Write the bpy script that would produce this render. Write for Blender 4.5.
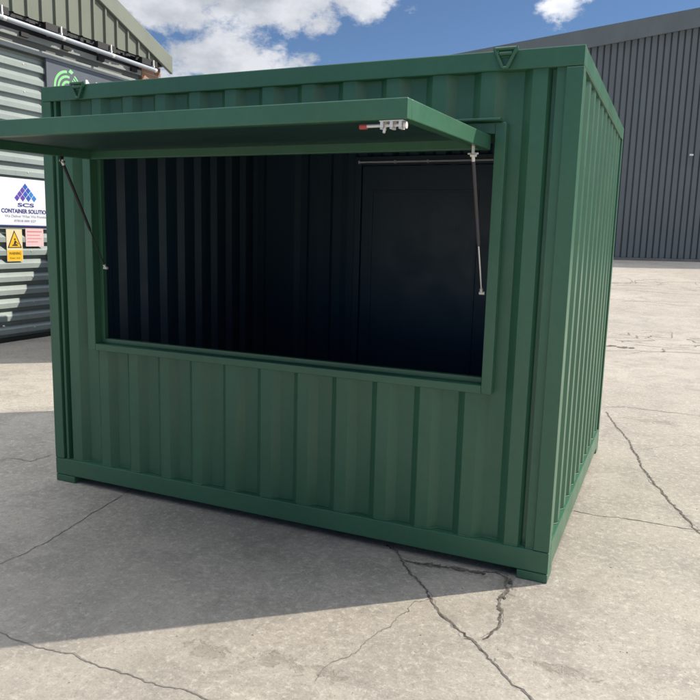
import bpy, math, random
from mathutils import Vector, Matrix
import numpy as np

for o in list(bpy.data.objects):
    bpy.data.objects.remove(o)
S = bpy.context.scene
COL = S.collection
R = math.radians

# ---------------------------------------------------------------- camera
CAM = Vector((3.7507, -3.5260, 1.7182))
YAW, PITCH, ROLL, FPX = 0.4173, 0.1589, 0.0254, 718.78
fw = Vector((-math.sin(YAW)*math.cos(PITCH), math.cos(YAW)*math.cos(PITCH), -math.sin(PITCH)))
r0 = Vector((math.cos(YAW), math.sin(YAW), 0)); u0 = r0.cross(fw)
rt = r0*math.cos(ROLL) + u0*math.sin(ROLL)
up = -r0*math.sin(ROLL) + u0*math.cos(ROLL)
cd = bpy.data.cameras.new('camera'); cam = bpy.data.objects.new('camera', cd); COL.objects.link(cam)
M4 = Matrix((( rt.x, up.x, -fw.x, CAM.x), (rt.y, up.y, -fw.y, CAM.y), (rt.z, up.z, -fw.z, CAM.z), (0, 0, 0, 1)))
cam.matrix_world = M4
cd.sensor_width = 36; cd.sensor_fit = 'HORIZONTAL'; cd.lens = FPX/700*36
cd.clip_start = 0.05; cd.clip_end = 2000
S.camera = cam

# ---------------------------------------------------------------- light
SUN_EL = R(40.5)
SUN_AZ = math.atan2(0.771, 0.637)          # from +y towards +x
sdir = Vector((math.sin(SUN_AZ)*math.cos(SUN_EL), math.cos(SUN_AZ)*math.cos(SUN_EL), math.sin(SUN_EL)))
sl = bpy.data.lights.new('sun', 'SUN'); sl.energy = 3.3; sl.angle = R(0.5); sl.color = (1.0, 0.92, 0.79)
so = bpy.data.objects.new('sun', sl); COL.objects.link(so)
so.rotation_euler = sdir.to_track_quat('Z', 'Y').to_euler(); so.location = (20, 16, 20)

W = bpy.data.worlds.new('World'); S.world = W; W.use_nodes = True
nt = W.node_tree; nt.nodes.clear()
def N(t, **k):
    n = nt.nodes.new(t)
    for a, b in k.items(): setattr(n, a, b)
    return n
def L(a, b): nt.links.new(a, b)
sky = N('ShaderNodeTexSky', sky_type='NISHITA'); sky.sun_disc = False
sky.sun_elevation = SUN_EL; sky.sun_rotation = SUN_AZ; sky.altitude = 2000; sky.air_density = 1.0; sky.dust_density = 0.0; sky.ozone_density = 5.0
bg1 = N('ShaderNodeBackground'); bg1.inputs[1].default_value = 0.056; L(sky.outputs[0], bg1.inputs[0])
tc = N('ShaderNodeTexCoord')
def math_(op, a, b=None, clamp=False):
    m = N('ShaderNodeMath', operation=op); m.use_clamp = clamp
    for i, v in enumerate((a, b)):
        if v is None: continue
        if isinstance(v, (int, float)): m.inputs[i].default_value = v
        else: L(v, m.inputs[i])
    return m.outputs[0]
def vmath(op, a, b):
    m = N('ShaderNodeVectorMath', operation=op); L(a, m.inputs[0])
    if isinstance(b, tuple): m.inputs[1].default_value = b
    else: L(b, m.inputs[1])
    return m
def blob(c, rh, rv):
    d = vmath('SUBTRACT', tc.outputs['Generated'], c).outputs[0]
    d = vmath('MULTIPLY', d, (1/rh, 1/rh, 1/rv)).outputs[0]
    ln = N('ShaderNodeVectorMath', operation='LENGTH'); L(d, ln.inputs[0])
    return math_('SUBTRACT', 1.0, ln.outputs['Value'])
def noise(scale, detail, rough, zs=1.0, off=(0, 0, 0)):
    m = vmath('MULTIPLY', tc.outputs['Generated'], (1, 1, zs)).outputs[0]
    m = vmath('ADD', m, off).outputs[0]
    n = N('ShaderNodeTexNoise'); n.inputs['Scale'].default_value = scale; n.inputs['Detail'].default_value = detail
    n.inputs['Roughness'].default_value = rough; L(m, n.inputs['Vector']); return n.outputs['Fac']
CLOUDS_AND_FILL = [((-0.600, 0.765, 0.285), 0.14, 0.055), ((-0.535, 0.810, 0.215), 0.105, 0.055), ((-0.47, 0.85, 0.285), 0.09, 0.045),
          ((-0.385, 0.878, 0.290), 0.055, 0.034), ((-0.148, 0.952, 0.287), 0.042, 0.036), ((-0.185, 0.945, 0.225), 0.03, 0.006),
          ((0.86, -0.42, 0.26), 0.45, 0.24), ((-0.90, -0.10, 0.45), 0.42, 0.30), ((-0.15, -0.05, 1.0), 0.90, 0.50), ((0.90, 0.30, 0.30), 0.55, 0.32)]  # this row: unseen clouds out of view, added as fill light
acc = None
for c in CLOUDS_AND_FILL:
    b = blob(*c); acc = b if acc is None else math_('MAXIMUM', acc, b)
n1 = noise(14, 8, 0.62, 1.6); n2 = noise(60, 5, 0.6, 1.5)
edge = math_('ADD', math_('MULTIPLY', math_('SUBTRACT', n1, 0.5), 2.6), math_('MULTIPLY', math_('SUBTRACT', n2, 0.5), 0.5))
msk = math_('ADD', acc, edge)
mr = N('ShaderNodeMapRange', interpolation_type='SMOOTHSTEP'); L(msk, mr.inputs[0])
mr.inputs[1].default_value = -0.05; mr.inputs[2].default_value = 0.5
n3 = noise(9, 6, 0.6, 1.8, (3.1, 0, 0.35))
cr = N('ShaderNodeValToRGB'); L(n3, cr.inputs[0])
cr.color_ramp.elements[0].position = 0.36; cr.color_ramp.elements[0].color = (0.45, 0.49, 0.56, 1)
cr.color_ramp.elements[1].position = 0.62; cr.color_ramp.elements[1].color = (0.78, 0.80, 0.85, 1)
bg2 = N('ShaderNodeBackground')
# cloud strength raised towards the sun and overhead, boosting the added fill clouds
sd = N('ShaderNodeVectorMath', operation='DOT_PRODUCT'); L(tc.outputs['Generated'], sd.inputs[0]); sd.inputs[1].default_value = (0.771, 0.637, 0)
ab = math_('POWER', math_('MAXIMUM', sd.outputs['Value'], 0.0), 2.4)
sz = N('ShaderNodeSeparateXYZ'); L(tc.outputs['Generated'], sz.inputs[0])
cs = math_('ADD', math_('ADD', 0.54, math_('MULTIPLY', ab, 1.0)), math_('MULTIPLY', math_('MAXIMUM', math_('SUBTRACT', sz.outputs[2], 0.32), 0.0), 3.6))
L(cs, bg2.inputs[1])
L(cr.outputs[0], bg2.inputs[0])
mx = N('ShaderNodeMixShader'); L(mr.outputs[0], mx.inputs[0]); L(bg1.outputs[0], mx.inputs[1]); L(bg2.outputs[0], mx.inputs[2])
wo = N('ShaderNodeOutputWorld'); L(mx.outputs[0], wo.inputs[0])

vs = S.view_settings
vs.view_transform = 'Standard'; vs.look = 'None'; vs.gamma = 1; vs.use_curve_mapping = False; vs.exposure = 0.85

# ---------------------------------------------------------------- materials
class Mat:
    def __init__(s, name, col, rough=0.5, metal=0.0, spec=0.5):
        s.m = bpy.data.materials.new(name); s.m.use_nodes = True; s.nt = s.m.node_tree
        s.b = s.nt.nodes['Principled BSDF']
        s.b.inputs['Base Color'].default_value = (*col, 1); s.b.inputs['Roughness'].default_value = rough
        s.b.inputs['Metallic'].default_value = metal; s.b.inputs['Specular IOR Level'].default_value = spec
        s.tc = None
    def n(s, t, **k):
        x = s.nt.nodes.new(t)
        for a, b in k.items(): setattr(x, a, b)
        return x
    def l(s, a, b): s.nt.links.new(a, b)
    def pos(s, scale=(1, 1, 1)):
        g = s.n('ShaderNodeTexCoord'); m = s.n('ShaderNodeMapping'); m.inputs['Scale'].default_value = scale
        s.l(g.outputs['Object'], m.inputs[0]); return m.outputs[0]
    def noise(s, scale, detail=4, rough=0.55, sc=(1, 1, 1), dist=0):
        x = s.n('ShaderNodeTexNoise'); x.inputs['Scale'].default_value = scale; x.inputs['Detail'].default_value = detail
        x.inputs['Roughness'].default_value = rough; x.inputs['Distortion'].default_value = dist
        s.l(s.pos(sc), x.inputs['Vector']); return x.outputs['Fac']
    def mr(s, v, a, b, c, d, smooth=False):
        x = s.n('ShaderNodeMapRange'); x.interpolation_type = 'SMOOTHSTEP' if smooth else 'LINEAR'
        s.l(v, x.inputs[0])
        for i, q in enumerate((a, b, c, d)): x.inputs[i+1].default_value = q
        return x.outputs[0]
    def mul(s, a, b, op='MULTIPLY'):
        x = s.n('ShaderNodeMath', operation=op)
        for i, v in enumerate((a, b)):
            if isinstance(v, (int, float)): x.inputs[i].default_value = v
            else: s.l(v, x.inputs[i])
        return x.outputs[0]
    def mix(s, f, a, b, mode='MIX'):
        x = s.n('ShaderNodeMix', data_type='RGBA', blend_type=mode)
        if isinstance(f, (int, float)): x.inputs[0].default_value = f
        else: s.l(f, x.inputs[0])
        for i, v in ((6, a), (7, b)):
            if isinstance(v, tuple): x.inputs[i].default_value = (*v[:3], 1)
            else: s.l(v, x.inputs[i])
        return x.outputs[2]
    def grey(s, v):
        x = s.n('ShaderNodeCombineColor')
        for i in range(3): s.l(v, x.inputs[i])
        return x.outputs[0]
    def bump(s, h, strength=0.3, dist=0.01):
        x = s.n('ShaderNodeBump'); x.inputs['Strength'].default_value = strength; x.inputs['Distance'].default_value = dist
        s.l(h, x.inputs['Height']); s.l(x.outputs[0], s.b.inputs['Normal'])

def painted(name, col, rough=0.4, vary=0.12, dust=0.0, dustcol=(0.30, 0.28, 0.24), bumps=0.05):
    m = Mat(name, col, rough)
    a = m.noise(1.3, 5, 0.6, (1, 1, 0.5)); b = m.noise(35, 3, 0.6)
    v = m.mr(a, 0.3, 0.7, 1-vary, 1+vary); w = m.mr(b, 0.3, 0.7, 0.96, 1.04)
    c = m.mix(1.0, col, m.grey(m.mul(v, w)), 'MULTIPLY')
    if dust:
        st = m.noise(9, 5, 0.65, (1, 1, 0.12))
        c = m.mix(m.mr(st, 0.5, 0.8, 0, dust, True), c, dustcol)
    m.l(c, m.b.inputs['Base Color'])
    m.l(m.mr(m.noise(4, 4, 0.6), 0.3, 0.7, rough-0.06, rough+0.08), m.b.inputs['Roughness'])
    h = m.mul(m.noise(3.2, 2, 0.5), m.mul(m.noise(160, 2, 0.5), 0.05), 'ADD')
    m.bump(h, bumps, 0.03)
    return m.m

GREEN = painted('green_paint', (0.038, 0.122, 0.069), 0.34, 0.10, 0.14, (0.13, 0.18, 0.13), 0.12)
NAVY = painted('dark_interior_paint', (0.028, 0.064, 0.100), 0.45, 0.05)
FLOORM = painted('interior_floor', (0.02, 0.018, 0.016), 0.6, 0.2)
CLAD = painted('pale_cladding', (0.265, 0.310, 0.300), 0.5, 0.08, 0.35, (0.16, 0.17, 0.15))
OLIVE = painted('olive_cladding', (0.135, 0.152, 0.118), 0.5, 0.08, 0.25, (0.09, 0.10, 0.07))
OLIVE2 = painted('olive_flashing', (0.165, 0.185, 0.150), 0.5, 0.08)
TRIM = painted('pale_trim', (0.24, 0.265, 0.26), 0.5, 0.10, 0.3, (0.1, 0.1, 0.1))
DARK = painted('black_rubber', (0.012, 0.013, 0.015), 0.6, 0.2)
SHEDM = painted('anthracite_cladding', (0.115, 0.132, 0.138), 0.5, 0.07, 0.25, (0.14, 0.14, 0.13))
SHEDF = painted('anthracite_flashing', (0.12, 0.14, 0.148), 0.5, 0.10)
STEEL = Mat('zinc_steel', (0.74, 0.72, 0.68), 0.45, 0.45).m
WHITE = painted('white_plastic', (0.74, 0.75, 0.77), 0.4, 0.04)
TUBE = painted('tube_grey_white', (0.30, 0.33, 0.37), 0.4, 0.06)
RED = painted('red_tip', (0.42, 0.07, 0.06), 0.45, 0.05)
BLUEBOX = painted('blue_grey_steel', (0.06, 0.10, 0.14), 0.5, 0.1)
GREYP = painted('hoarding_grey', (0.22, 0.23, 0.23), 0.6, 0.1)
SIGNG = painted('sign_grey', (0.085, 0.10, 0.125), 0.45, 0.05)
LIME = painted('sign_green', (0.22, 0.58, 0.24), 0.5, 0.04)
SIGNW = painted('sign_white', (0.72, 0.75, 0.82), 0.4, 0.03)
YEL = painted('sign_yellow', (0.80, 0.47, 0.02), 0.45, 0.04)
BLK = painted('sign_black', (0.02, 0.02, 0.02), 0.5, 0.04)
PINK = painted('notice_pink', (0.70, 0.50, 0.52), 0.6, 0.05)
PINKR = painted('notice_red', (0.60, 0.18, 0.2), 0.6, 0.05)
NAVYT = painted('letter_navy', (0.035, 0.04, 0.20), 0.5, 0.04)
GREYT = painted('letter_grey', (0.30, 0.32, 0.40), 0.5, 0.04)
PURP = painted('logo_purple', (0.10, 0.05, 0.36), 0.5, 0.03)
BLU1 = painted('logo_blue', (0.02, 0.09, 0.42), 0.5, 0.03)
BLU2 = painted('logo_light_blue', (0.03, 0.20, 0.55), 0.5, 0.03)

def brick_mat():
    m = Mat('brick', (0.3, 0.15, 0.1), 0.85)
    x = m.n('ShaderNodeTexBrick'); x.inputs['Scale'].default_value = 1
    x.inputs['Brick Width'].default_value = 0.22; x.inputs['Row Height'].default_value = 0.075; x.inputs['Mortar Size'].default_value = 0.008
    x.inputs['Color1'].default_value = (0.36, 0.17, 0.10, 1); x.inputs['Color2'].default_value = (0.26, 0.12, 0.08, 1); x.inputs['Mortar'].default_value = (0.3, 0.28, 0.25, 1)
    g = m.n('ShaderNodeTexCoord'); q = m.n('ShaderNodeSeparateXYZ'); c = m.n('ShaderNodeCombineXYZ')
    m.l(g.outputs['Object'], q.inputs[0]); m.l(m.mul(q.outputs[0], q.outputs[1], 'ADD'), c.inputs[0]); m.l(q.outputs[2], c.inputs[1])
    m.l(c.outputs[0], x.inputs['Vector']); m.l(x.outputs[0], m.b.inputs['Base Color']); return m.m
BRICK = brick_mat()

def concrete():
    m = Mat('yard_concrete', (0.4, 0.37, 0.33), 0.9, 0, 0.25)
    big = m.noise(0.35, 5, 0.6); mid = m.noise(2.6, 8, 0.72, dist=0.5); fine = m.noise(27, 7, 0.78, dist=.3); grit = m.noise(85, 5, 0.8)
    c = m.mix(m.mr(big, 0.3, 0.7, 0, 1, True), (0.350, 0.322, 0.288), (0.435, 0.405, 0.365))
    c = m.mix(m.mr(mid, 0.42, 0.66, 0, 0.75, True), c, (0.285, 0.268, 0.245))
    c = m.mix(m.mr(fine, 0.50, 0.64, 0, 0.75, True), c, (0.55, 0.52, 0.475))
    c = m.mix(m.mr(fine, 0.34, 0.46, 0.55, 0, True), c, (0.22, 0.205, 0.185))
    c = m.mix(m.mr(grit, 0.54, 0.68, 0, 0.7, True), c, (0.17, 0.158, 0.145))
    c = m.mix(m.mr(grit, 0.33, 0.45, 0.6, 0, True), c, (0.62, 0.59, 0.54))
    v = m.n('ShaderNodeTexVoronoi'); v.inputs['Scale'].default_value = 90; m.l(m.pos(), v.inputs['Vector'])
    sel = m.n('ShaderNodeSeparateColor'); m.l(v.outputs['Color'], sel.inputs[0])
    peb = m.mul(m.mr(v.outputs['Distance'], 0.15, 0.42, 1, 0), m.mr(sel.outputs[0], 0.84, 0.90, 0, 1))
    c = m.mix(m.mul(peb, 0.45), c, (0.60, 0.57, 0.52))
    peb2 = m.mul(m.mr(v.outputs['Distance'], 0.12, 0.38, 1, 0), m.mr(sel.outputs[1], 0.90, 0.95, 0, 1))
    c = m.mix(m.mul(peb2, 0.6), c, (0.12, 0.11, 0.10))
    stn = m.noise(0.8, 8, 0.72, dist=1.4)
    c = m.mix(m.mr(stn, 0.54, 0.72, 0, 0.55, True), c, (0.22, 0.20, 0.175))
    # spalled patches where the surface has broken away
    spn = m.noise(14, 7, 0.7, dist=.6); sp = None
    for (x_, y_, rx, ry) in ((2.42, -1.17, .19, .075), (2.64, -1.16, .11, .07), (2.14, -1.25, .16, .07), (3.45, -.72, .22, .05), (3.12, -.12, .07, .16), (2.85, -.06, .30, .04), (2.95, 9.0, .5, .12), (1.05, .25, .4, .12), (3.7, 3.9, .35, .15)):
        mp = m.n('ShaderNodeMapping'); mp.vector_type = 'TEXTURE'; mp.inputs['Location'].default_value = (x_, y_, 0); mp.inputs['Scale'].default_value = (rx, ry, 1)
        g_ = m.n('ShaderNodeTexCoord'); m.l(g_.outputs['Object'], mp.inputs[0])
        ln = m.n('ShaderNodeVectorMath', operation='LENGTH'); m.l(mp.outputs[0], ln.inputs[0])
        q = m.mul(1.0, ln.outputs['Value'], 'SUBTRACT'); sp = q if sp is None else m.mul(sp, q, 'MAXIMUM')
    spm = m.mr(m.mul(sp, m.mul(m.mul(spn, 0.5, 'SUBTRACT'), 4.5), 'ADD'), 0.35, 0.75, 0, 1, True)
    spm = m.mul(spm, m.mr(sp, -0.6, 0.1, 0, 1))
    c = m.mix(m.mul(spm, 0.42), c, (0.215, 0.19, 0.155))
    st2 = m.noise(0.22, 6, 0.65, (1, 2.2, 1), dist=0.8)
    c = m.mix(m.mr(st2, 0.50, 0.68, 0, 0.35, True), c, (0.26, 0.25, 0.235))
    c = m.mix(1.0, c, (0.86, 0.835, 0.785), 'MULTIPLY')
    m.l(c, m.b.inputs['Base Color'])
    h = m.mul(m.mul(m.mul(m.mul(fine, 0.5), m.mul(grit, 0.45), 'ADD'), m.mul(mid, 0.7), 'ADD'), m.mul(spm, 0.45), 'SUBTRACT')
    m.bump(h, 0.55, 0.012); return m.m
CONC = concrete()
def crackmat():
    m = Mat('crack_dirt', (0.05, 0.045, 0.038), 1.0, 0, 0.1)
    c = m.mix(m.mr(m.noise(30, 5, 0.7), 0.3, 0.7, 0, 1), (0.035, 0.032, 0.028), (0.20, 0.18, 0.155))
    m.l(c, m.b.inputs['Base Color']); return m.m
CRK = crackmat()
def crackmat2():
    m = Mat('fine_crack_dirt', (0.2, 0.18, 0.16), 1.0, 0, 0.1)
    c = m.mix(m.mr(m.noise(20, 5, 0.7), 0.3, 0.7, 0, 1), (0.10, 0.092, 0.08), (0.27, 0.25, 0.22))
    m.l(c, m.b.inputs['Base Color']); return m.m
CRK2 = crackmat2()
CRK3 = painted('spall_dirt', (0.25, 0.225, 0.19), .95, .25, .4, (.16, .14, .12))

# ---------------------------------------------------------------- mesh helpers
class MB:
    def __init__(s): s.v = []; s.f = []; s.mi = []; s.sm = []
    def add(s, vs, fs, mi=0, smooth=False):
        b = len(s.v); s.v += [tuple(x) for x in vs]; s.f += [tuple(b+i for i in q) for q in fs]; s.mi += [mi]*len(fs); s.sm += [smooth]*len(fs); return s
    def box(s, x0, x1, y0, y1, z0, z1, mi=0):
        v = [(x0,y0,z0),(x1,y0,z0),(x1,y1,z0),(x0,y1,z0),(x0,y0,z1),(x1,y0,z1),(x1,y1,z1),(x0,y1,z1)]
        return s.add(v, [(0,3,2,1),(4,5,6,7),(0,1,5,4),(1,2,6,5),(2,3,7,6),(3,0,4,7)], mi)
    def rod(s, a, b, r, n=14, r2=None, mi=0, cap=True):
        a = Vector(a); b = Vector(b); r2 = r if r2 is None else r2
        q = (b-a).to_track_quat('Z', 'Y'); v = []
        for P, rr in ((a, r), (b, r2)):
            for i in range(n):
                t = 2*math.pi*i/n; v.append(P + q @ Vector((rr*math.cos(t), rr*math.sin(t), 0)))
        s.add(v, [(i, (i+1)%n, n+(i+1)%n, n+i) for i in range(n)], mi, True)
        if cap: s.add(v, [tuple(range(n-1, -1, -1)), tuple(range(n, 2*n))], mi)
        return s
    def poly(s, pts, d, mi=0):          # prism of polygon pts pushed by vector d
        n = len(pts); P = [Vector(p) for p in pts]; Q = [p+Vector(d) for p in P]
        return s.add(P+Q, [tuple(range(n-1, -1, -1)), tuple(range(n, 2*n))] + [(i, (i+1)%n, n+(i+1)%n, n+i) for i in range(n)], mi)
    def mapv(s, fn): s.v = [tuple(fn(*p)) for p in s.v]; return s
    def build(s, name, mats, parent=None, bevel=0.0, kind=None, seg=2):
        me = bpy.data.meshes.new(name); me.from_pydata(s.v, [], s.f)
        for m in (mats if isinstance(mats, (list, tuple)) else [mats]): me.materials.append(m)
        me.polygons.foreach_set('material_index', s.mi); me.polygons.foreach_set('use_smooth', s.sm)
        me.validate(); me.update()
        o = bpy.data.objects.new(name, me); COL.objects.link(o)
        if parent:
            o.parent = parent
            w = parent; off = Vector((0, 0, 0))
            while w: off += w.location; w = w.parent
            o.location = -off          # geometry is written in world coordinates
        if bevel:
            b = o.modifiers.new('bevel', 'BEVEL'); b.width = bevel; b.segments = seg; b.limit_method = 'ANGLE'; b.angle_limit = R(40)
            b.harden_normals = False
        if kind: o['kind'] = kind
        return o
def tag(o, label=None, cat=None, group=None, kind=None):
    for k, v in (('label', label), ('category', cat), ('group', group), ('kind', kind)):
        if v: o[k] = v
    return o
def empty(name, loc, label, cat, group=None):
    o = bpy.data.objects.new(name, None); COL.objects.link(o); o.location = loc; o.empty_display_size = 0.3
    return tag(o, label, cat, group)
def thing(mb, name, mats, label, cat, bevel=0.0, group=None):
    return tag(mb.build(name, mats, None, bevel), label, cat, group)

def bands(start, pitch, count, a, b, c, d):
    pass
def sheet(mb, breaks, zr, place, thick=0.004, mi=(0, 1), cut=()):
    """breaks: [(u, depth)] along the sheet; zr(u0,u1) -> list of z intervals; place(u, depth, z) -> xyz"""
    br = list(breaks)
    for c in cut:
        for i in range(len(br)-1):
            if br[i][0] < c < br[i+1][0]:
                t = (c-br[i][0])/(br[i+1][0]-br[i][0]); br.insert(i+1, (c, br[i][1]*(1-t)+br[i+1][1]*t)); break
    for (a, da), (b, db) in zip(br, br[1:]):
        for z0, z1 in zr(a, b):
            mb.add([place(a, da, z0), place(b, db, z0), place(b, db, z1), place(a, da, z1)], [(0, 1, 2, 3)], mi[0])
            mb.add([place(a, da+thick, z0), place(b, db+thick, z0), place(b, db+thick, z1), place(a, da+thick, z1)], [(3, 2, 1, 0)], mi[1])
    return mb
def profile(first, pitch, n, lo, hi, dout, din, w_up=0.044, w_out=0.07, w_dn=0.045):
    pts = []
    for k in range(n):
        c = first + pitch*k
        pts += [(c-w_up/2, din), (c+w_up/2, dout), (c+w_up/2+w_out, dout), (c+w_up/2+w_out+w_dn, din)]
    res = []
    for p in pts:
        if lo < p[0] < hi: res.append(p)
    def at(x):
        if x <= pts[0][0] or x >= pts[-1][0]: return din
        for (a, da), (b, db) in zip(pts, pts[1:]):
            if a <= x <= b: return da + (db-da)*(x-a)/(b-a)
    return [(lo, at(lo))] + res + [(hi, at(hi))]

def text_mesh(txt, size, place, mat, name, parent, depth=0.002, align='CENTER', bold=0.0, font_w=None, shear=0.0):
    """place: Matrix 4x4; text lies in local XY."""
    cu = bpy.data.curves.new('t', 'FONT'); cu.body = txt; cu.size = size; cu.align_x = align; cu.extrude = depth; cu.offset = bold; cu.shear = shear
    cu.resolution_u = 4
    to = bpy.data.objects.new('t', cu); COL.objects.link(to)
    dg = bpy.context.evaluated_depsgraph_get()
    me = bpy.data.meshes.new_from_object(to.evaluated_get(dg)); bpy.data.objects.remove(to)
    if font_w:
        xs = [v.co.x for v in me.vertices]; w = max(xs)-min(xs); k = font_w/w
        for v in me.vertices: v.co.x *= k
    me.transform(place); me.materials.clear(); me.materials.append(mat)
    me.polygons.foreach_set('material_index', [0]*len(me.polygons))
    o = bpy.data.objects.new(name, me); COL.objects.link(o)
    off = Vector((0, 0, 0)); w = parent
    while w: off += w.location; w = w.parent
    o.parent = parent; o.location = -off
    return o

# ---------------------------------------------------------------- ground
FH = Vector((-0.40528, 0.91420, 0)); FR = Vector((0.91420, 0.40528, 0))
def gz(x, y):
    d = (Vector((x, y, 0))-Vector((CAM.x, CAM.y, 0))).dot(FH)
    t = min(1, max(0, (d-13)/(27-13)))
    return 1.02*(t*t*(3-2*t)*0.35+t*0.65)
rnd = random.Random(5)
g = MB()
ds = [-200, -60, -20, -8, -2, 2, 5, 8, 11, 13] + [13+i for i in range(1, 16)] + [34, 60, 250]
ls = [-250, -80, -40, -25, -18, -12, -8, -4, 0, 4, 8, 12, 18, 25, 40, 80, 250]
V = []
for d in ds:
    for l in ls:
        P = Vector((CAM.x, CAM.y, 0)) + FH*d + FR*l
        V.append((P.x, P.y, gz(P.x, P.y)))
F = []
for i in range(len(ds)-1):
    for j in range(len(ls)-1):
        a = i*len(ls)+j; F.append((a, a+1, a+len(ls)+1, a+len(ls)))
g.add(V, F, 0, True)
go = g.build('ground', CONC, kind='structure')

CR = {
 'A':[(2.423,0.066),(2.567,-0.099),(2.729,-0.280),(2.794,-0.350),(2.867,-0.453),(2.965,-0.554),(3.056,-0.665),(3.115,-0.687),(3.199,-0.769),(3.278,-0.846),(3.361,-0.926),(3.461,-1.009)],
 'B':[(2.577,-0.081),(2.688,-0.077),(2.817,-0.050),(2.924,-0.046),(3.044,0.002),(3.107,-0.027),(3.139,-0.152),(3.140,-0.315),(3.183,-0.425),(3.181,-0.539),(3.144,-0.647)],
 'C':[(2.829,-0.398),(2.771,-0.480),(2.757,-0.580),(2.735,-0.717),(2.701,-0.868),(2.668,-0.985),(2.635,-1.081),(2.628,-1.159),(2.632,-1.229)],
 'D':[(0.585,0.084),(0.621,-0.162),(0.650,-0.405),(0.717,-0.666),(0.729,-0.852),(0.732,-1.078)],
 'E':[(1.255,-1.521),(1.361,-1.536),(1.500,-1.533),(1.665,-1.507),(1.854,-1.513),(2.049,-1.510),(2.231,-1.503),(2.345,-1.505)],
 'F':[(3.254,4.070),(3.411,3.457),(3.521,3.064),(3.588,2.700),(3.673,2.277),(3.767,1.943),(3.849,1.669),(3.929,1.388),(4.022,1.132),(4.088,1.003)],
 'G':[(3.305,1.098),(3.465,1.088),(3.700,1.120),(4.022,1.132),(4.203,1.176)],
 'H':[(3.173,4.322),(3.416,4.411),(3.756,4.407),(4.129,4.382),(4.399,4.399)],
 'I':[(2.809,8.367),(3.383,8.739),(3.749,8.859),(4.259,9.072),(4.833,9.213)],
 'J':[(-0.454,0.393),(-0.463,0.194),(-0.653,0.199),(-0.671,0.108)],
 'M':[(3.554,2.745),(3.782,2.968),(4.097,3.244)],
 'O':[(3.037,5.835),(3.509,5.699),(4.167,5.763)],
 'P':[(-4.236,3.122),(-4.033,3.344),(-3.484,3.330)],

}
# width in metres (start, end), jitter, kind of crack
CW = {'A': (0.026, 0.018, 0.010), 'B': (0.050, 0.022, 0.009), 'C': (0.010, 0.006, 0.012), 'D': (0.014, 0.014, 0.008), 'E': (0.013, 0.013, 0.010),
      'F': (0.024, 0.034, 0.009), 'G': (0.010, 0.016, 0.006), 'H': (0.016, 0.014, 0.014), 'I': (0.05, 0.03, 0.03), 'J': (0.018, 0.014, 0.015),
      'K': (0.10, 0.04, 0.10), 'L': (0.05, 0.03, 0.12), 'M': (0.006, 0.006, 0.02), 'N': (0.05, 0.03, 0.08), 'O': (0.010, 0.008, 0.02), 'P': (0.014, 0.012, 0.01)}
def crack(mb, pts, w0, w1, jit, step=0.012, lift=0.002, far=False):
    P = [Vector((a, b)) for a, b in pts]; path = []
    for a, b in zip(P, P[1:]):
        n = max(1, int((b-a).length/step))
        for i in range(n): path.append(a.lerp(b, i/n))
    path.append(P[-1]); n = len(path); L_, Rr = [], []
    off = 0; wv = 1
    for i, q in enumerate(path):
        t = (path[min(i+1, n-1)]-path[max(i-1, 0)])
        if t.length == 0: t = Vector((1, 0))
        t.normalize(); nn = Vector((-t.y, t.x))
        off = off*0.82 + rnd.gauss(0, jit*0.42); wv = 0.75*wv + 0.25*rnd.choice((0.35, 0.7, 1.0, 1.3, 2.2))
        w = (w0+(w1-w0)*i/(n-1))*wv*0.21
        c = q + nn*off
        l = c + nn*(w*rnd.uniform(0.6, 1.4)); r = c - nn*(w*rnd.uniform(0.6, 1.4))
        L_.append((l.x, l.y, gz(l.x, l.y)+lift)); Rr.append((r.x, r.y, gz(r.x, r.y)+lift))
    mb.add(L_+Rr, [(n+i, n+i+1, i+1, i) for i in range(n-1)])
    return path
for k, pts in CR.items():
    w0, w1, j = CW[k]; m = MB(); st = 0.05 if k in 'I' else 0.012
    path = crack(m, pts, w0, w1, j, st)
    m.build('ground_crack', CRK2 if k in 'CDEMOPJI' else CRK, kind='structure')
# a second strand beside the wider cracks, with grit between
m = MB()
for k, sh in (('A', .010), ('B', .016), ('F', .008)):
    pts = CR[k]
    for a in range(0, len(pts)-1, 2):
        q = [(x+rnd.gauss(0, sh), y+rnd.gauss(0, sh)) for x, y in pts[a:a+3]]
        crack(m, q, .010, .004, .012, .012, .0025)
m.build('ground_crack', CRK2, kind='structure')
def shard(m, c, r, lift):
    k = rnd.randint(7, 11); z = gz(c[0], c[1])+lift; a0 = rnd.uniform(0, 6.28); st = rnd.uniform(1, 2.2); ca, sa = math.cos(a0), math.sin(a0); vs_ = []
    for i2 in range(k):
        t = 6.28*i2/k; rr = r*rnd.uniform(.55, 1.3); X, Y = rr*math.cos(t)*st, rr*math.sin(t)
        vs_.append((c[0]+X*ca-Y*sa, c[1]+X*sa+Y*ca, z))
    m.add(vs_, [tuple(range(k))])
m = MB()
for i in range(38):
    t = rnd.random()
    c = (2.64+0.5*t, -0.075+0.06*t+rnd.gauss(0, 0.007)) if t < .75 else (3.14+rnd.gauss(0, .006), rnd.uniform(-.26, -.03))
    shard(m, c, rnd.uniform(0.004, 0.012), .0028+.00005*i)
m.build('ground_crack', CRK, kind='structure')
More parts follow.
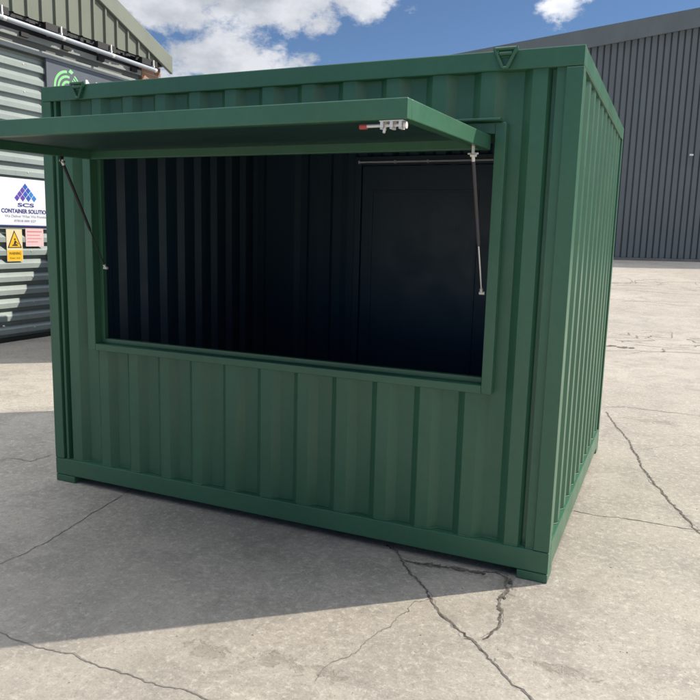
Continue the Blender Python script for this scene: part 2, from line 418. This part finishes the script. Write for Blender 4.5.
# grit and small stones lying on the slab
m = MB()
for i in range(420):
    d = rnd.uniform(1.8, 9); l = rnd.uniform(-.55, .55)*d; P = CAM + FH*d + FR*l
    if -0.05 < P.x < 3.35 and -0.03 < P.y < 2.7: continue
    r = rnd.choice((.0016, .0022, .003, .0045)); v = []
    for (a, b, c) in ((1, 0, 0), (0, 1, 0), (-1, 0, 0), (0, -1, 0), (0, 0, .8)):
        v.append((P.x+r*a*rnd.uniform(.6, 1.5), P.y+r*b*rnd.uniform(.6, 1.5), gz(P.x, P.y)+.001+r*c*rnd.uniform(.7, 1.3)))
    m.add(v, [(0, 1, 4), (1, 2, 4), (2, 3, 4), (3, 0, 4)])
tag(m.build('grit', CRK3), kind='stuff')
# crazed strips far across the yard: chains of short linked hairlines
m = MB()
for (y0, sp, cnt, x0, x1) in ((8.9, .12, 5, 2.6, 6), (9.6, .35, 13, 2.6, 6), (10.6, .5, 13, 2.2, 6), (17.5, .8, 26, 0.5, 8), (18.6, .4, 12, .5, 8)):
    for i in range(cnt):
        x = rnd.uniform(x0, x1); y = y0+(x-4)*.35+rnd.gauss(0, sp); q = [(x, y)]
        for _ in range(rnd.randint(2, 4)):
            a = rnd.choice((rnd.gauss(.35, .35), rnd.gauss(.35, .3), rnd.gauss(1.5, .4))); ln = rnd.uniform(.15, .45)*(1 if y0 < 12 else 1.8)
            x += ln*math.cos(a); y += ln*math.sin(a); q.append((x, y))
        crack(m, q, .085 if y0 < 12 else .06, .03, .03, .04)
m.build('ground_crack', CRK2, kind='structure')
m = MB()
for i in range(9): shard(m, (2.95+rnd.gauss(0, .16), 9.0+rnd.gauss(0, .06)), rnd.uniform(.02, .07), .003+.0001*i)
m.build('ground_crack', CRK, kind='structure')

# ---------------------------------------------------------------- left building (gable wall, faces +x)
XW = -5.30
ROOTL = empty('warehouse', (-9.5, 2.0, 0), 'warehouse clad in pale horizontal sheeting with olive ribbed gable above, left of the container', 'warehouse')
YA, YB, YR = -3.8, 7.7, 1.95
def ztop(y): return 5.45 + 0.415*(6.38 - (y if y >= YR else 2*YR-y))
m = MB()
z = 0.06; zs = []
while z < 4.24:
    zs += [(z, 0.0), (z+0.050, 0.0), (z+0.060, 0.060), (z+0.130, 0.060)]; z += 0.195
prof = [q for q in zs if q[0] < 4.25]
# outward profile: depth measured towards +x
for (za, da), (zb, db) in zip(prof, prof[1:]):
    m.add([(XW+da, YA, za), (XW+da, YB-.5, za), (XW+db, YB-.5, zb), (XW+db, YA, zb)], [(0, 1, 2, 3)])
m.build('lower_cladding', CLAD, ROOTL)
m = MB(); m.box(-14.5, XW-0.01, YA+.02, YB-0.02, 0.0, 4.25); m.build('wall', TRIM, ROOTL)
m = MB(); m.box(XW-.008, XW+0.062, YA, YB-.5, 0.0, 0.055); m.build('base_flashing', DARK, ROOTL, 0.004)
# screws
for k in range(0, 21, 2):
    m = MB(); m.rod((XW+.058, 4.62, 0.06+.195*k+.12), (XW+.068, 4.62, 0.06+.195*k+.12), 0.009, 8); m.build('screw', STEEL, ROOTL)
# trim band
m = MB(); m.box(XW-.005, XW+.10, YA, YB-.5, 4.255, 4.335); m.build('trim_band', TRIM, ROOTL, 0.006)
m = MB(); m.box(XW-.005, XW+.035, YA, YB-.5, 4.337, 4.43); m.build('trim_band', painted('dull_trim', (0.10, 0.11, 0.11), 0.6, .1), ROOTL)
m = MB(); m.box(XW-.005, XW+.085, YA, YB-.5, 4.432, 4.52); m.build('trim_band', TRIM, ROOTL, 0.006)
m = MB(); m.box(XW-.3, XW+.02, YA, YB-.5, 4.525, 4.78); m.build('soffit_gap', DARK, ROOTL)
# ragged black foam closers under the upper cladding
m = MB(); y = YA
while y < YB-.1:
    w = rnd.uniform(.05, .12); h = rnd.uniform(.015, .06); m.box(XW+.03, XW+.235, y, y+w-.004, 4.68-h, 4.69); y += w
m.build('foam_closer', DARK, ROOTL)
# brick pier at the end
m = MB(); m.box(XW-.6, XW+.09, YB-.495, YB+.02, 0.0, 4.66); m.build('brick_pier', BRICK, ROOTL)
# upper cladding sheet with vertical ribs
XU = -5.05
m = MB(); y = YA; pit = 0.262
def up_z(y): return ztop(y)-0.30
while y < YB:
    seg = [(y, 0), (y+pit-.055, 0), (y+pit-.045, .035), (y+pit-.012, .035), (y+pit, 0)]
    for (a, da), (b, db) in zip(seg, seg[1:]):
        b2 = min(b, YB+.06)
        if a >= b2: continue
        m.add([(XU+da, a, 4.695), (XU+db, b2, 4.695), (XU+db, b2, up_z(b2)+.05), (XU+da, a, up_z(a)+.05)], [(0, 1, 2, 3)])
    y += pit
m.build('upper_cladding', OLIVE, ROOTL)
m = MB(); m.box(XU-.24, XU-.006, YA, YB+.05, 4.70, 4.76); m.build('drip_edge', DARK, ROOTL)
# verge flashing both slopes
m = MB()
def vq(y, dz): return ztop(y)+dz
for a, b in ((YR, YB+.10), (YA-.1, YR)):
    A0, B0 = vq(a, -.30), vq(b, -.30); A1, B1 = vq(a, 0), vq(b, 0)
    m.add([(XU+.0, a, A0), (XU+.0, b, B0), (XU+.0, b, B1), (XU+.0, a, A1), (XU+.06, a, A0), (XU+.06, b, B0), (XU+.06, b, B1), (XU+.06, a, A1)],
          [(0, 3, 2, 1), (4, 5, 6, 7), (0, 1, 5, 4), (1, 2, 6, 5), (2, 3, 7, 6), (3, 0, 4, 7)])
m.build('verge_flashing', OLIVE2, ROOTL, 0.01)
# roof and gable infill
m = MB()
for a, b in ((YR, YB+.10), (YA-.1, YR)):
    P = [(XU+.0, a, vq(a, -.03)), (XU+.0, b, vq(b, -.03)), (-14.6, b, vq(b, -.03)), (-14.6, a, vq(a, -.03))]
    m.poly(P, (0, 0, -.12))
m.build('roof', OLIVE, ROOTL)
# white tubes along the eave band
def tube(y0, y1, z0, z1):
    m = MB(); m.rod((-4.95, y0, z0), (-4.95, y1, z1), 0.036, 14); o = m.build('light_tube', TUBE, ROOTL)
    b = MB()
    b.rod((-4.95, y1-.005, z1), (-4.95, y1+.055, z1), 0.036, 12)
    b.box(-4.985, -4.965, y1+.01, y1+.03, z1+.03, z1+.17)
    b.box(-5.26, -4.95, y1-.002, y1+.022, z1+.045, z1+.075)
    b.build('bracket', STEEL, o)
    b = MB(); b.box(-5.22, -5.0, y1-.25, y1+.16, z1+.07, z1+.17); b.build('driver_box', DARK, o)
y = -1.2
while y < 7.0:
    tube(y, y+1.0, 4.545-(y-4)*.010, 4.545-(y-3)*.010); y += 1.06
# small light-fitting clips on the band
for y in (4.55, 5.35, 6.1, 6.9):
    m = MB(); m.box(XW+.086, XW+.13, y, y+.14, 4.45, 4.51); m.build('band_clip', DARK, ROOTL)

# ---- grey shop sign
T_ = Matrix(((0, 0, 1, 0), (1, 0, 0, 0), (0, 1, 0, 0), (0, 0, 0, 1)))      # local x->+y, y->+z, z->+x
def wall_place(y, z, x): return Matrix.Translation((x, y, z)) @ T_
SG = empty('shop_sign', (XW+0.1020, 5.9, 3.75), 'dark grey sign board with green arc logo, high on the warehouse', 'sign')
m = MB(); m.box(XW+0.0620, XW+0.0970, 5.02, 8.6-1.4, 3.45, 4.25); m.build('board', SIGNG, SG, .003)
m = MB()
cy_, cz_ = 5.44, 3.865; xf = XW+0.0990
def arc(mb, r0_, r1_, a0, a1, cy=cy_, cz=cz_, n=28, cut=None):
    for i in range(n):
        t0 = R(a0+(a1-a0)*i/n); t1 = R(a0+(a1-a0)*(i+1)/n)
        if cut and cut(math.degrees(t0)): continue
        mb.add([(xf, cy+r0_*math.cos(t0), cz+r0_*math.sin(t0)), (xf, cy+r1_*math.cos(t0), cz+r1_*math.sin(t0)),
                (xf, cy+r1_*math.cos(t1), cz+r1_*math.sin(t1)), (xf, cy+r0_*math.cos(t1), cz+r0_*math.sin(t1))], [(0, 3, 2, 1)])
arc(m, .245, .285, 92, 290); arc(m, .175, .212, 78, 290); arc(m, .095, .135, 48, 300)
for k in range(3): arc(m, .165+.045*k, .19+.045*k, 22, 58)
m.add([(xf, cy_+.02, cz_+.27), (xf, cy_+.085, cz_+.245), (xf, cy_+.13, cz_+.285), (xf, cy_+.06, cz_+.32)], [(0, 1, 2, 3)])
m.build('arc_logo', LIME, SG)
text_mesh('NI', .42, wall_place(5.80, 3.80, xf), WHITE, 'letters', SG, 0.001, 'LEFT', .006)

# ---- white banner
BN = empty('banner', (XW+0.0720, 4.56, 2.07), 'white company banner with blue and purple diamond logo fixed to the horizontal cladding', 'banner')
m = MB(); m.box(XW+0.0640, XW+0.0720, 4.03, 5.10, 1.735, 2.42); m.build('board', SIGNW, BN, .002)
m = MB(); m.box(XW+0.0620, XW+0.0780, 4.02, 5.11, 1.715, 1.733); m.build('edge_strip', NAVYT, BN)
xb = XW+0.0735
# logo: pyramid of diamonds
pur, bl1, bl2 = MB(), MB(), MB()
c0y, c0z, dw, dh = 4.545, 2.305, .052, .056
def dia(mb, y, z):
    a, b = dw*.9, dh*.9
    mb.add([(xb, y, z-b), (xb, y+a, z), (xb, y, z+b), (xb, y-a, z)], [(0, 1, 2, 3)])
for r_, row in enumerate(((0,), (-1, 1), (-2, 0, 2), (-3, -1.0, 1.0, 3))):
    for q in row:
        if r_ == 3 and abs(q) == 1: continue
        mb = pur if q < -0.5 or (r_ == 2 and q == 0 and False) else (bl2 if q > 1.5 else bl1)
        dia(mb, c0y+q*dw, c0z-r_*dh)
for q in (-1, 1): dia(bl1 if q > 0 else pur, c0y+q*dw*1.0, c0z-3*dh)
pur.build('logo_diamonds', PURP, BN); bl1.build('logo_diamonds', BLU1, BN); bl2.build('logo_diamonds', BLU2, BN)
text_mesh('SCS', .075, wall_place(4.545, 2.01, xb), NAVYT, 'lettering', BN, .001, 'CENTER', .002, .30)
text_mesh('CONTAINER SOLUTIONS', .082, wall_place(4.56, 1.915, xb), NAVYT, 'lettering', BN, .001, 'CENTER', .0025, .92)
text_mesh('We Deliver What We Promise', .055, wall_place(4.55, 1.85, xb), GREYT, 'lettering', BN, .001, 'CENTER', 0, .78, .15)
text_mesh('07818 000 327', .045, wall_place(4.52, 1.785, xb), GREYT, 'lettering', BN, .001, 'CENTER', .0005, .40)

# ---- warning sign
WS = empty('warning_sign', (XW+0.0670, 4.3, 1.43), 'yellow warning sign with a black triangle, lower left on the cladding beneath the banner', 'sign')
m = MB(); m.box(XW+0.0610, XW+0.0670, 4.17, 4.455, 1.20, 1.675); m.build('board', painted('sign_cream', (0.72, 0.62, 0.40), .5, .04), WS, .002)
m = MB(); m.box(XW+0.0672, XW+0.0682, 4.18, 4.445, 1.21, 1.365); m.build('caption_panel', YEL, WS)
m = MB(); xs = XW+0.0685
m.add([(xs, 4.185, 1.40), (xs, 4.44, 1.40), (xs, 4.3125, 1.66)], [(0, 1, 2)]); m.build('triangle_border', BLK, WS)
m = MB(); m.add([(xs+.001, 4.208, 1.413), (xs+.001, 4.417, 1.413), (xs+.001, 4.3125, 1.63)], [(0, 1, 2)]); m.build('triangle', YEL, WS)
m = MB(); x2 = xs+.002
m.add([(x2, 4.26, 1.43), (x2, 4.37, 1.43), (x2, 4.355, 1.455), (x2, 4.275, 1.45)], [(0, 1, 2, 3)])
m.add([(x2, 4.29, 1.455), (x2, 4.33, 1.455), (x2, 4.345, 1.50), (x2, 4.315, 1.51)], [(0, 1, 2, 3)])
m.add([(x2, 4.305, 1.515), (x2, 4.33, 1.515), (x2, 4.33, 1.54), (x2, 4.305, 1.54)], [(0, 1, 2, 3)])
m.add([(x2, 4.335, 1.48), (x2, 4.385, 1.455), (x2, 4.385, 1.463), (x2, 4.335, 1.492)], [(0, 1, 2, 3)])
m.build('pictogram', BLK, WS)
text_mesh('WARNING', .055, wall_place(4.3125, 1.30, XW+0.0685), BLK, 'lettering', WS, .0005, 'CENTER', .001, .21)
text_mesh('Keep clear', .035, wall_place(4.3125, 1.24, XW+0.0685), BLK, 'lettering', WS, .0005, 'CENTER', 0, .19)
# ---- pink notice
PN = empty('paper_notice', (XW+0.0670, 4.7, 1.54), 'faded pink and white notice right of the yellow warning sign', 'notice')
m = MB(); m.box(XW+0.0610, XW+0.0660, 4.52, 4.86, 1.42, 1.69); m.build('sheet', PINK, PN)
m = MB()
for k, (w, h) in enumerate(((.28, .016), (.24, .010), (.27, .010), (.2, .010))):
    m.box(XW+0.0662, XW+0.0670, 4.55, 4.55+w, 1.635-.05*k, 1.635-.05*k+h)
m.build('red_rules', PINKR, PN)
m = MB(); m.box(XW+0.0610, XW+0.0680, 4.93, 5.03, 1.19, 1.38)
thing(m, 'safety_sticker', painted('sticker_orange', (.6, .2, .1), .5, .05), 'small orange sticker on the cladding beside the container corner', 'sticker')

# ---------------------------------------------------------------- far shed
def SP(lat, dd, z): P = Vector((CAM.x, CAM.y, 0)) + FR*lat + FH*dd; return (P.x, P.y, z)
SH = empty('industrial_shed', SP(14, 33, 1.0), 'large dark grey industrial shed with vertical ribbed cladding and shallow pitched roof across the yard', 'industrial shed')
def shz(lat): return 10.23 + (lat-12.48)*0.2065 if lat < 22 else 10.23+(22-12.48)*.2065-(lat-22)*.2065
DB = 28.0; LA, LB = -3.0, 47.0
m = MB(); l = LA; pit = 0.245
while l < LB:
    seg = [(l, 0), (l+.060, 0), (l+.078, .07), (l+.115, .07), (l+.135, 0), (l+.245, 0)]
    for (a, da), (b, db) in zip(seg, seg[1:]):
        # two sheet lengths with a lap
        zt = lambda q: shz(q)-.55
        m.add([SP(a, DB+da, 1.13), SP(b, DB+db, 1.13), SP(b, DB+db, 6.3), SP(a, DB+da, 6.3)], [(0, 1, 2, 3)])
        m.add([SP(a, DB+da-.003, 6.27), SP(b, DB+db-.003, 6.27), SP(b, DB+db-.003, zt(b)), SP(a, DB+da-.003, zt(a))], [(0, 1, 2, 3)])
    l += pit
m.build('wall_cladding', SHEDM, SH)
m = MB()
for a, b in ((LA-.1, 22), (22, LB+.1)):
    A = [SP(a, DB-.10, shz(a)-.68), SP(b, DB-.10, shz(b)-.68), SP(b, DB-.10, shz(b)), SP(a, DB-.10, shz(a))]
    m.poly(A, tuple(FH*.12))
m.build('verge_flashing', SHEDF, SH)
m = MB()
for a, b in ((LA-.1, 22), (22, LB+.1)):
    m.poly([SP(a, DB+.02, shz(a)-.02), SP(b, DB+.02, shz(b)-.02), SP(b, DB+30, shz(b)-.02), SP(a, DB+30, shz(a)-.02)], (0, 0, -.2))
m.build('roof', SHEDF, SH)
m = MB(); m.poly([SP(LA, DB-.09, .9), SP(LB, DB-.09, .9), SP(LB, DB+.2, .9), SP(LA, DB+.2, .9)], (0, 0, .22)); m.build('plinth', painted('plinth', (0.16, .155, .145), .9, .2), SH)
m = MB()
for a in (LA+.02, LB-.02):
    m = MB(); m.poly([SP(a, DB+.03, 1.0), SP(a, DB+30, 1.0), SP(a, DB+30, shz(a)-.2), SP(a, DB+.03, shz(a)-.2)], tuple(FR*.02)); m.build('side_wall', SHEDM, SH)
m = MB(); m.poly([SP(12.58, DB-.12, 4.97), SP(12.72, DB-.12, 4.97), SP(12.72, DB-.12, 5.04), SP(12.58, DB-.12, 5.04)], tuple(FH*.08))
m.build('wall_fitting', WHITE, SH, .01)
# kerb of dry dirt along the shed foot is left to the plinth

# ---------------------------------------------------------------- items behind the container that shade the warehouse wall
B2 = empty('storage_container', (-3.3, 7.05, 0), 'blue grey steel storage container parked behind the green container against the warehouse', 'container')
m = MB()
pf = profile(-4.75, .278, 12, -4.8, -1.6, .0, .036, .068, .072, .068)
sheet(m, pf, lambda a, b: [(.16, 2.48)], lambda u, d, z: (u, 5.86+d, z)); sheet(m, pf, lambda a, b: [(.16, 2.48)], lambda u, d, z: (u, 8.28-d, z))
m.box(-4.86, -4.8, 5.88, 8.26, .16, 2.48); m.box(-1.6, -1.54, 5.88, 8.26, .16, 2.48)
m.build('wall', BLUEBOX, B2)
m = MB(); m.box(-4.9, -1.5, 5.85, 8.29, 2.48, 2.59); m.build('roof', BLUEBOX, B2, .01)
m = MB(); m.box(-4.9, -1.5, 5.85, 8.29, .04, .16); m.build('floor_frame', BLUEBOX, B2, .01)
for x in (-4.9, -1.62):
    for y in (5.845, 8.175):
        m = MB(); m.box(x, x+.12, y, y+.12, 0.0, 2.592); m.build('corner_post', BLUEBOX, B2, .006)
HP = empty('hoarding_panel', (-3.2, 4.6, 0), 'upright grey hoarding panel standing behind the green container', 'panel')
m = MB(); m.box(-3.22, -3.18, 3.42, 5.80, .06, 2.66); m.build('panel', GREYP, HP, .003)
for y in (3.8, 5.4):
    m = MB(); m.box(-3.5, -2.9, y, y+.12, 0.0, .06); m.build('foot', BLUEBOX, HP, .005)

# ---------------------------------------------------------------- the green container
CW_, CD_, CH_ = 3.307, 2.636, 2.59
CT = empty('kiosk_container', (CW_/2, CD_/2, 0), 'dark green corrugated container kiosk with its long serving hatch propped open', 'container')
ZR0, ZR1 = 0.165, 2.50
OX0, OX1, OZ0, OZ1 = 0.392, 2.918, 0.984, 2.20       # clear opening
FX0, FX1, FZ0, FZ1 = 0.332, 2.972, 0.940, 2.265      # outer edge of its frame
# corner posts
PW = .078
for x0 in (0, CW_-PW):
    for y0, y1 in ((0.0, .07), (CD_-.07, CD_)):
        m = MB()
        m.box(x0, x0+PW, y0, y1, .165, 2.498)
        m.build('corner_post', [GREEN, NAVY], CT, .004)
        m = MB()
        xa, xb_ = (x0, x0+.165) if x0 == 0 else (CW_-.155, CW_)
        ya, yb_ = (0, .15) if y0 == 0 else (CD_-.15, CD_)
        m.box(xa, xb_, ya, yb_, 0.0, .048)
        m.build('corner_foot', GREEN, CT, .006)
# rails
def rail(x0, x1, y0, y1, z0, z1, name): m = MB(); m.box(x0, x1, y0, y1, z0, z1); return m.build(name, GREEN, CT, .005)
rail(.0, CW_, .0, .06, 2.5, CH_, 'top_rail'); rail(.0, CW_, CD_-.06, CD_, 2.5, CH_, 'top_rail')
rail(.0, .06, .062, CD_-.062, 2.5, CH_-.001, 'top_rail'); rail(CW_-.06, CW_, .062, CD_-.062, 2.5, CH_-.001, 'top_rail')
rail(.0, CW_, .0, .075, .05, .163, 'bottom_rail'); rail(.0, CW_, CD_-.075, CD_, .05, .163, 'bottom_rail')
rail(.0, .07, .077, CD_-.077, .05, .19, 'bottom_rail'); rail(CW_-.07, CW_, .077, CD_-.077, .05, .19, 'bottom_rail')
for x0, x1 in ((.055, .125), (CW_-.125, CW_-.055)):
    for y0, y1 in ((.056, .10), (CD_-.10, CD_-.053)):
        m = MB(); m.box(x0, x1, y0, y1, .165, 2.56); m.build('corner_liner', NAVY, CT)
# front sheet with the opening
pf = profile(.139, .243, 13, PW-.005, CW_-PW+.005, .014, .052)
def zr(a, b):
    if b <= FX0+.021 or a >= FX1-.021: return [(ZR0-.01, ZR1+.01)]
    return [(ZR0-.01, FZ0+.02), (FZ1-.02, ZR1+.01)]
pf = [(PW-.004, .05), (.086, .05), (.089, .016), (.108, .016), (.113, .052), (.131, .052), (.150, .014)] + [q for q in pf if .16 < q[0] < 3.15] + \
     [(3.163, .052), (3.180, .052), (3.186, .016), (CW_-PW+.0015, .016)]
m = MB(); sheet(m, pf, zr, lambda u, d, z: (u, d, z), cut=(FX0+.02, FX1-.02)); m.build('front_panel', [GREEN, NAVY], CT)
# weld bead where the sheet meets the bottom rail
def bead(path, place, r=.0035):
    m = MB(); P = [Vector(place(u, d)) for u, d in path]
    for a, b in zip(P, P[1:]):
        n = max(1, int((b-a).length/.02))
        for i in range(n): m.rod(a.lerp(b, i/n), a.lerp(b, (i+1)/n), r*rnd.uniform(.75, 1.2), 6, cap=False)
    return m.build('weld_bead', GREEN, CT)
bead([(u, d-.002) for u, d in pf], lambda u, d: (u, d, .1655))
# welded seams
# side sheets
ps = profile(.10, .2335, 12, .03, CD_-.03, .012, .05)
for s in (0, 1):
    m = MB()
    if s: sheet(m, ps, lambda a, b: [(.18, ZR1+.005)], lambda u, d, z: (CW_-d, u, z))
    else: sheet(m, ps, lambda a, b: [(.18, ZR1+.005)], lambda u, d, z: (d, CD_-u, z))
    m.build('side_panel', [GREEN, NAVY], CT)
bead([(u, d-.002) for u, d in ps], lambda u, d: (CW_-d, u, .192))
# back sheet with a door opening
DX0, DX1, DZ1 = 1.13, 2.33, 2.33
pb = profile(CW_-3.0, .243, 11, PW-.005, CW_-PW+.005, .014, .052)
pb2 = sorted((CW_-u, d) for u, d in pb)
def zb(a, b): return [(ZR0-.01, ZR1+.01)] if (b <= DX0+.001 or a >= DX1-.001) else [(DZ1, ZR1+.01)]
m = MB(); sheet(m, pb2, zb, lambda u, d, z: (u, CD_-d, z), cut=(DX0, DX1)); m.build('back_panel', [GREEN, NAVY], CT)
m = MB()
m.box(DX0-.06, DX0, CD_-.10, CD_-.004, .16, DZ1+.08); m.box(DX1, DX1+.06, CD_-.10, CD_-.004, .16, DZ1+.08); m.box(DX0, DX1, CD_-.10, CD_-.004, DZ1+.002, DZ1+.08)
m.build('door_frame', NAVY, CT, .004)
m = MB(); m.box(DX0+.001, DX1-.004, CD_-.07, CD_-.02, .17, DZ1-.001); dr = m.build('door', [NAVY], CT, .004)
m = MB()
for a, b, c, d in ((.08, .11, .3, 2.12), (1.06, 1.075, .3, 2.12)): m.box(DX0+a, DX0+b, CD_-.078, CD_-.0705, c, d)
m.box(DX0+.11, DX0+1.06, CD_-.078, CD_-.0705, 2.10, 2.12); m.box(DX0+.11, DX0+1.06, CD_-.078, CD_-.0705, .30, .32)
m.build('door_stiffener', NAVY, dr, .002)
m = MB(); m.box(DX0-.02, DX1+.05, CD_-.125, CD_-.102, DZ1+.020, DZ1+.034)
for x in (DX0-.02, DX0+.32, DX0+.62, DX1+.03): m.box(x, x+.012, CD_-.128, CD_-.101, DZ1+.014, DZ1+.040)
m.build('white_door_bar', WHITE, CT)  # thin white bar with clips, above the door
# roof, floor
m = MB(); k = 0
br = []; x = .05
while x < CW_-.1:
    br += [(x, .0), (x+.1, .0), (x+.125, .016), (x+.20, .016), (x+.225, 0.0)]; x += .27
br = [b for b in br if b[0] < CW_-.05] + [(CW_-.05, 0)]
for (a, da), (b, db) in zip(br, br[1:]):
    for z_, mi_, f in ((2.582, 0, (0, 1, 2, 3)), (2.572, 1, (3, 2, 1, 0))):
        m.add([(a, .04, z_+da), (b, .04, z_+db), (b, CD_-.04, z_+db), (a, CD_-.04, z_+da)], [f], mi_)
m.build('roof', [GREEN, NAVY], CT)
m = MB(); m.box(.06, CW_-.06, .077, CD_-.077, .10, .16); m.build('floor', FLOORM, CT)
# frame round the opening
m = MB()
y0, y1 = -.006, .085
m.box(FX0, OX0, y0, y1, FZ0, FZ1); m.box(OX1, FX1, y0, y1, FZ0, FZ1); m.box(OX0, OX1, y0, y1, FZ0, OZ0); m.box(OX0, OX1, y0+.001, y1, OZ1+.012, FZ1)
fr = m.build('opening_frame', GREEN, CT, .004)
m = MB()
m.box(OX0+.0005, OX0+.030, .050, .083, OZ0, OZ1+.01); m.box(OX1-.012, OX1-.0005, .050, .083, OZ0, OZ1+.01); m.box(OX0+.030, OX1-.012, .050, .083, OZ0+.0005, OZ0+.030)
m.build('stop_strip', GREEN, fr, .002)
m = MB(); m.box(FX0-.03, FX1-.02, -.055, .012, FZ1+.002, FZ1+.014); m.build('drip_strip', GREEN, fr, .003)
# lifting rings
def ring(cx):
    m = MB(); zt, zb_, hw, yy, r = 2.594, 2.508, .052, -.014, .0085
    A, B, C = (cx-hw, yy, zt), (cx+hw, yy, zt), (cx, yy, zb_)
    A2, B2_ = (cx-.010, yy, zb_), (cx+.010, yy, zb_)
    for p, q in ((A, B), (B, B2_), (B2_, A2), (A2, A)): m.rod(p, q, r, 10)
    for p in (A, B, A2, B2_):
        m.rod((p[0], p[1]-.0001, p[2]-r*.8), (p[0], p[1], p[2]+r*.8), r*.8, 10)
    o = m.build('lifting_ring', GREEN, CT)
    m = MB(); m.box(cx-.035, cx+.035, -.006, .0, 2.575-.02, 2.588); m.rod((cx-.028, -.012, 2.572), (cx+.028, -.012, 2.572), .010, 10)
    m.build('ring_plate', GREEN, o)
ring(2.95); ring(.318)
# the hatch: tray of sheet with folded rim, hinged along the head of the opening
HX0, HX1, HY = .405, 2.902, -1.19
def tilt(x, y, z): return (x, y, z + 0.026*(y+1.19))
m = MB(); m.box(HX0+.003, HX1-.003, HY+.003, -.012, 2.166, 2.170); m.mapv(tilt); ht = m.build('hatch', GREEN, CT)
m = MB()
m.box(HX0, HX1, HY, HY+.045, 2.104, 2.1735)
m.build_front = None
m.mapv(tilt); m.build('hatch_rim', GREEN, ht, .004)
m = MB(); m.box(HX0, HX0+.045, HY+.0455, -.012, 2.105, 2.1735); m.mapv(tilt); m.build('hatch_rim', GREEN, ht, .004)
m = MB(); m.box(HX1-.045, HX1, HY+.0455, -.012, 2.105, 2.1735); m.mapv(tilt); m.build('hatch_rim', GREEN, ht, .004)
m = MB(); m.box(HX0+.0455, HX1-.0455, -.06, -.012, 2.105, 2.165); m.mapv(tilt); m.build('hatch_rim', GREEN, ht, .004)
m = MB(); m.box(HX0+.047, HX1-.047, HY+.047, -.062, 2.150, 2.1645); m.mapv(tilt); m.build('underside_sheet', painted('hatch_underside_dark', (0.018, 0.050, 0.046), .42, .08), ht)  # underside sheet is a darker blue-green than the rim around it
# hinge barrels
for x in (.62, 1.25, 1.95, 2.62):
    m = MB(); m.rod((x, -.012, 2.208), (x+.12, -.012, 2.208), .010, 12); m.build('hinge', GREEN, ht)
# slide bolt under the free edge
m = MB(); yb, zb0 = HY+.022, 2.103
m.box(2.800, 2.885, yb-.018, yb+.018, zb0-.004, zb0-.0005)
for x in (2.803, 2.838, 2.870):
    m.box(x, x+.010, yb-.017, yb-.012, zb0-.026, zb0-.004); m.box(x, x+.010, yb+.012, yb+.017, zb0-.026, zb0-.004); m.box(x, x+.010, yb-.017, yb+.017, zb0-.029, zb0-.025)
m.rod((2.735, yb, zb0-.015), (2.889, yb, zb0-.015), .0060, 12); m.rod((2.884, yb, zb0-.016), (2.893, yb, zb0-.016), .012, 14)
m.rod((2.815, yb, zb0-.015), (2.815, yb-.010, zb0-.040), .005, 10)
bo = m.build('slide_bolt', STEEL, ht)
m = MB(); m.rod((2.722, yb, zb0-.0165), (2.748, yb, zb0-.0165), .0092, 12); m.build('bolt_tip', RED, ht)
# gas struts
def strut(a, b, dark):
    a, b = Vector(a), Vector(b); c = a.lerp(b, .62)
    m = MB(); m.rod(a.lerp(b, .04), c, .0088, 14); m.rod(c, a.lerp(b, .635), .0072, 12)
    o = m.build('gas_strut', dark, CT)
    m = MB(); m.rod(c, a.lerp(b, .965), .0040, 10); m.build('strut_rod', dark if dark is DARK else STEEL, o)
    for p, q in ((a, a.lerp(b, .04)), (b, a.lerp(b, .965))):
        m = MB(); m.rod(p, q, .0085, 12); m.rod(p+Vector((-.012, 0, 0)), p+Vector((.016, 0, 0)), .0085, 12); m.build('end_fitting', STEEL, o)
    return o
strut((.437, -.275, 2.105), (.452, .04, 1.47), DARK)
strut((2.875, -.225, 2.09), (2.883, .045, 1.445), painted('strut_grey', (0.055, .05, .06), .35, .05))
for x, y in ((.437, -.275), (2.875, -.225)):
    m = MB(); m.box(x-.004, x+.004, y-.012, y+.012, 2.098, 2.131); m.rod((x-.024, y, 2.097), (x+.024, y, 2.097), .0045, 10)
    m.build('strut_bracket', STEEL if x > 1 else DARK, ht)

bpy.context.view_layer.update()
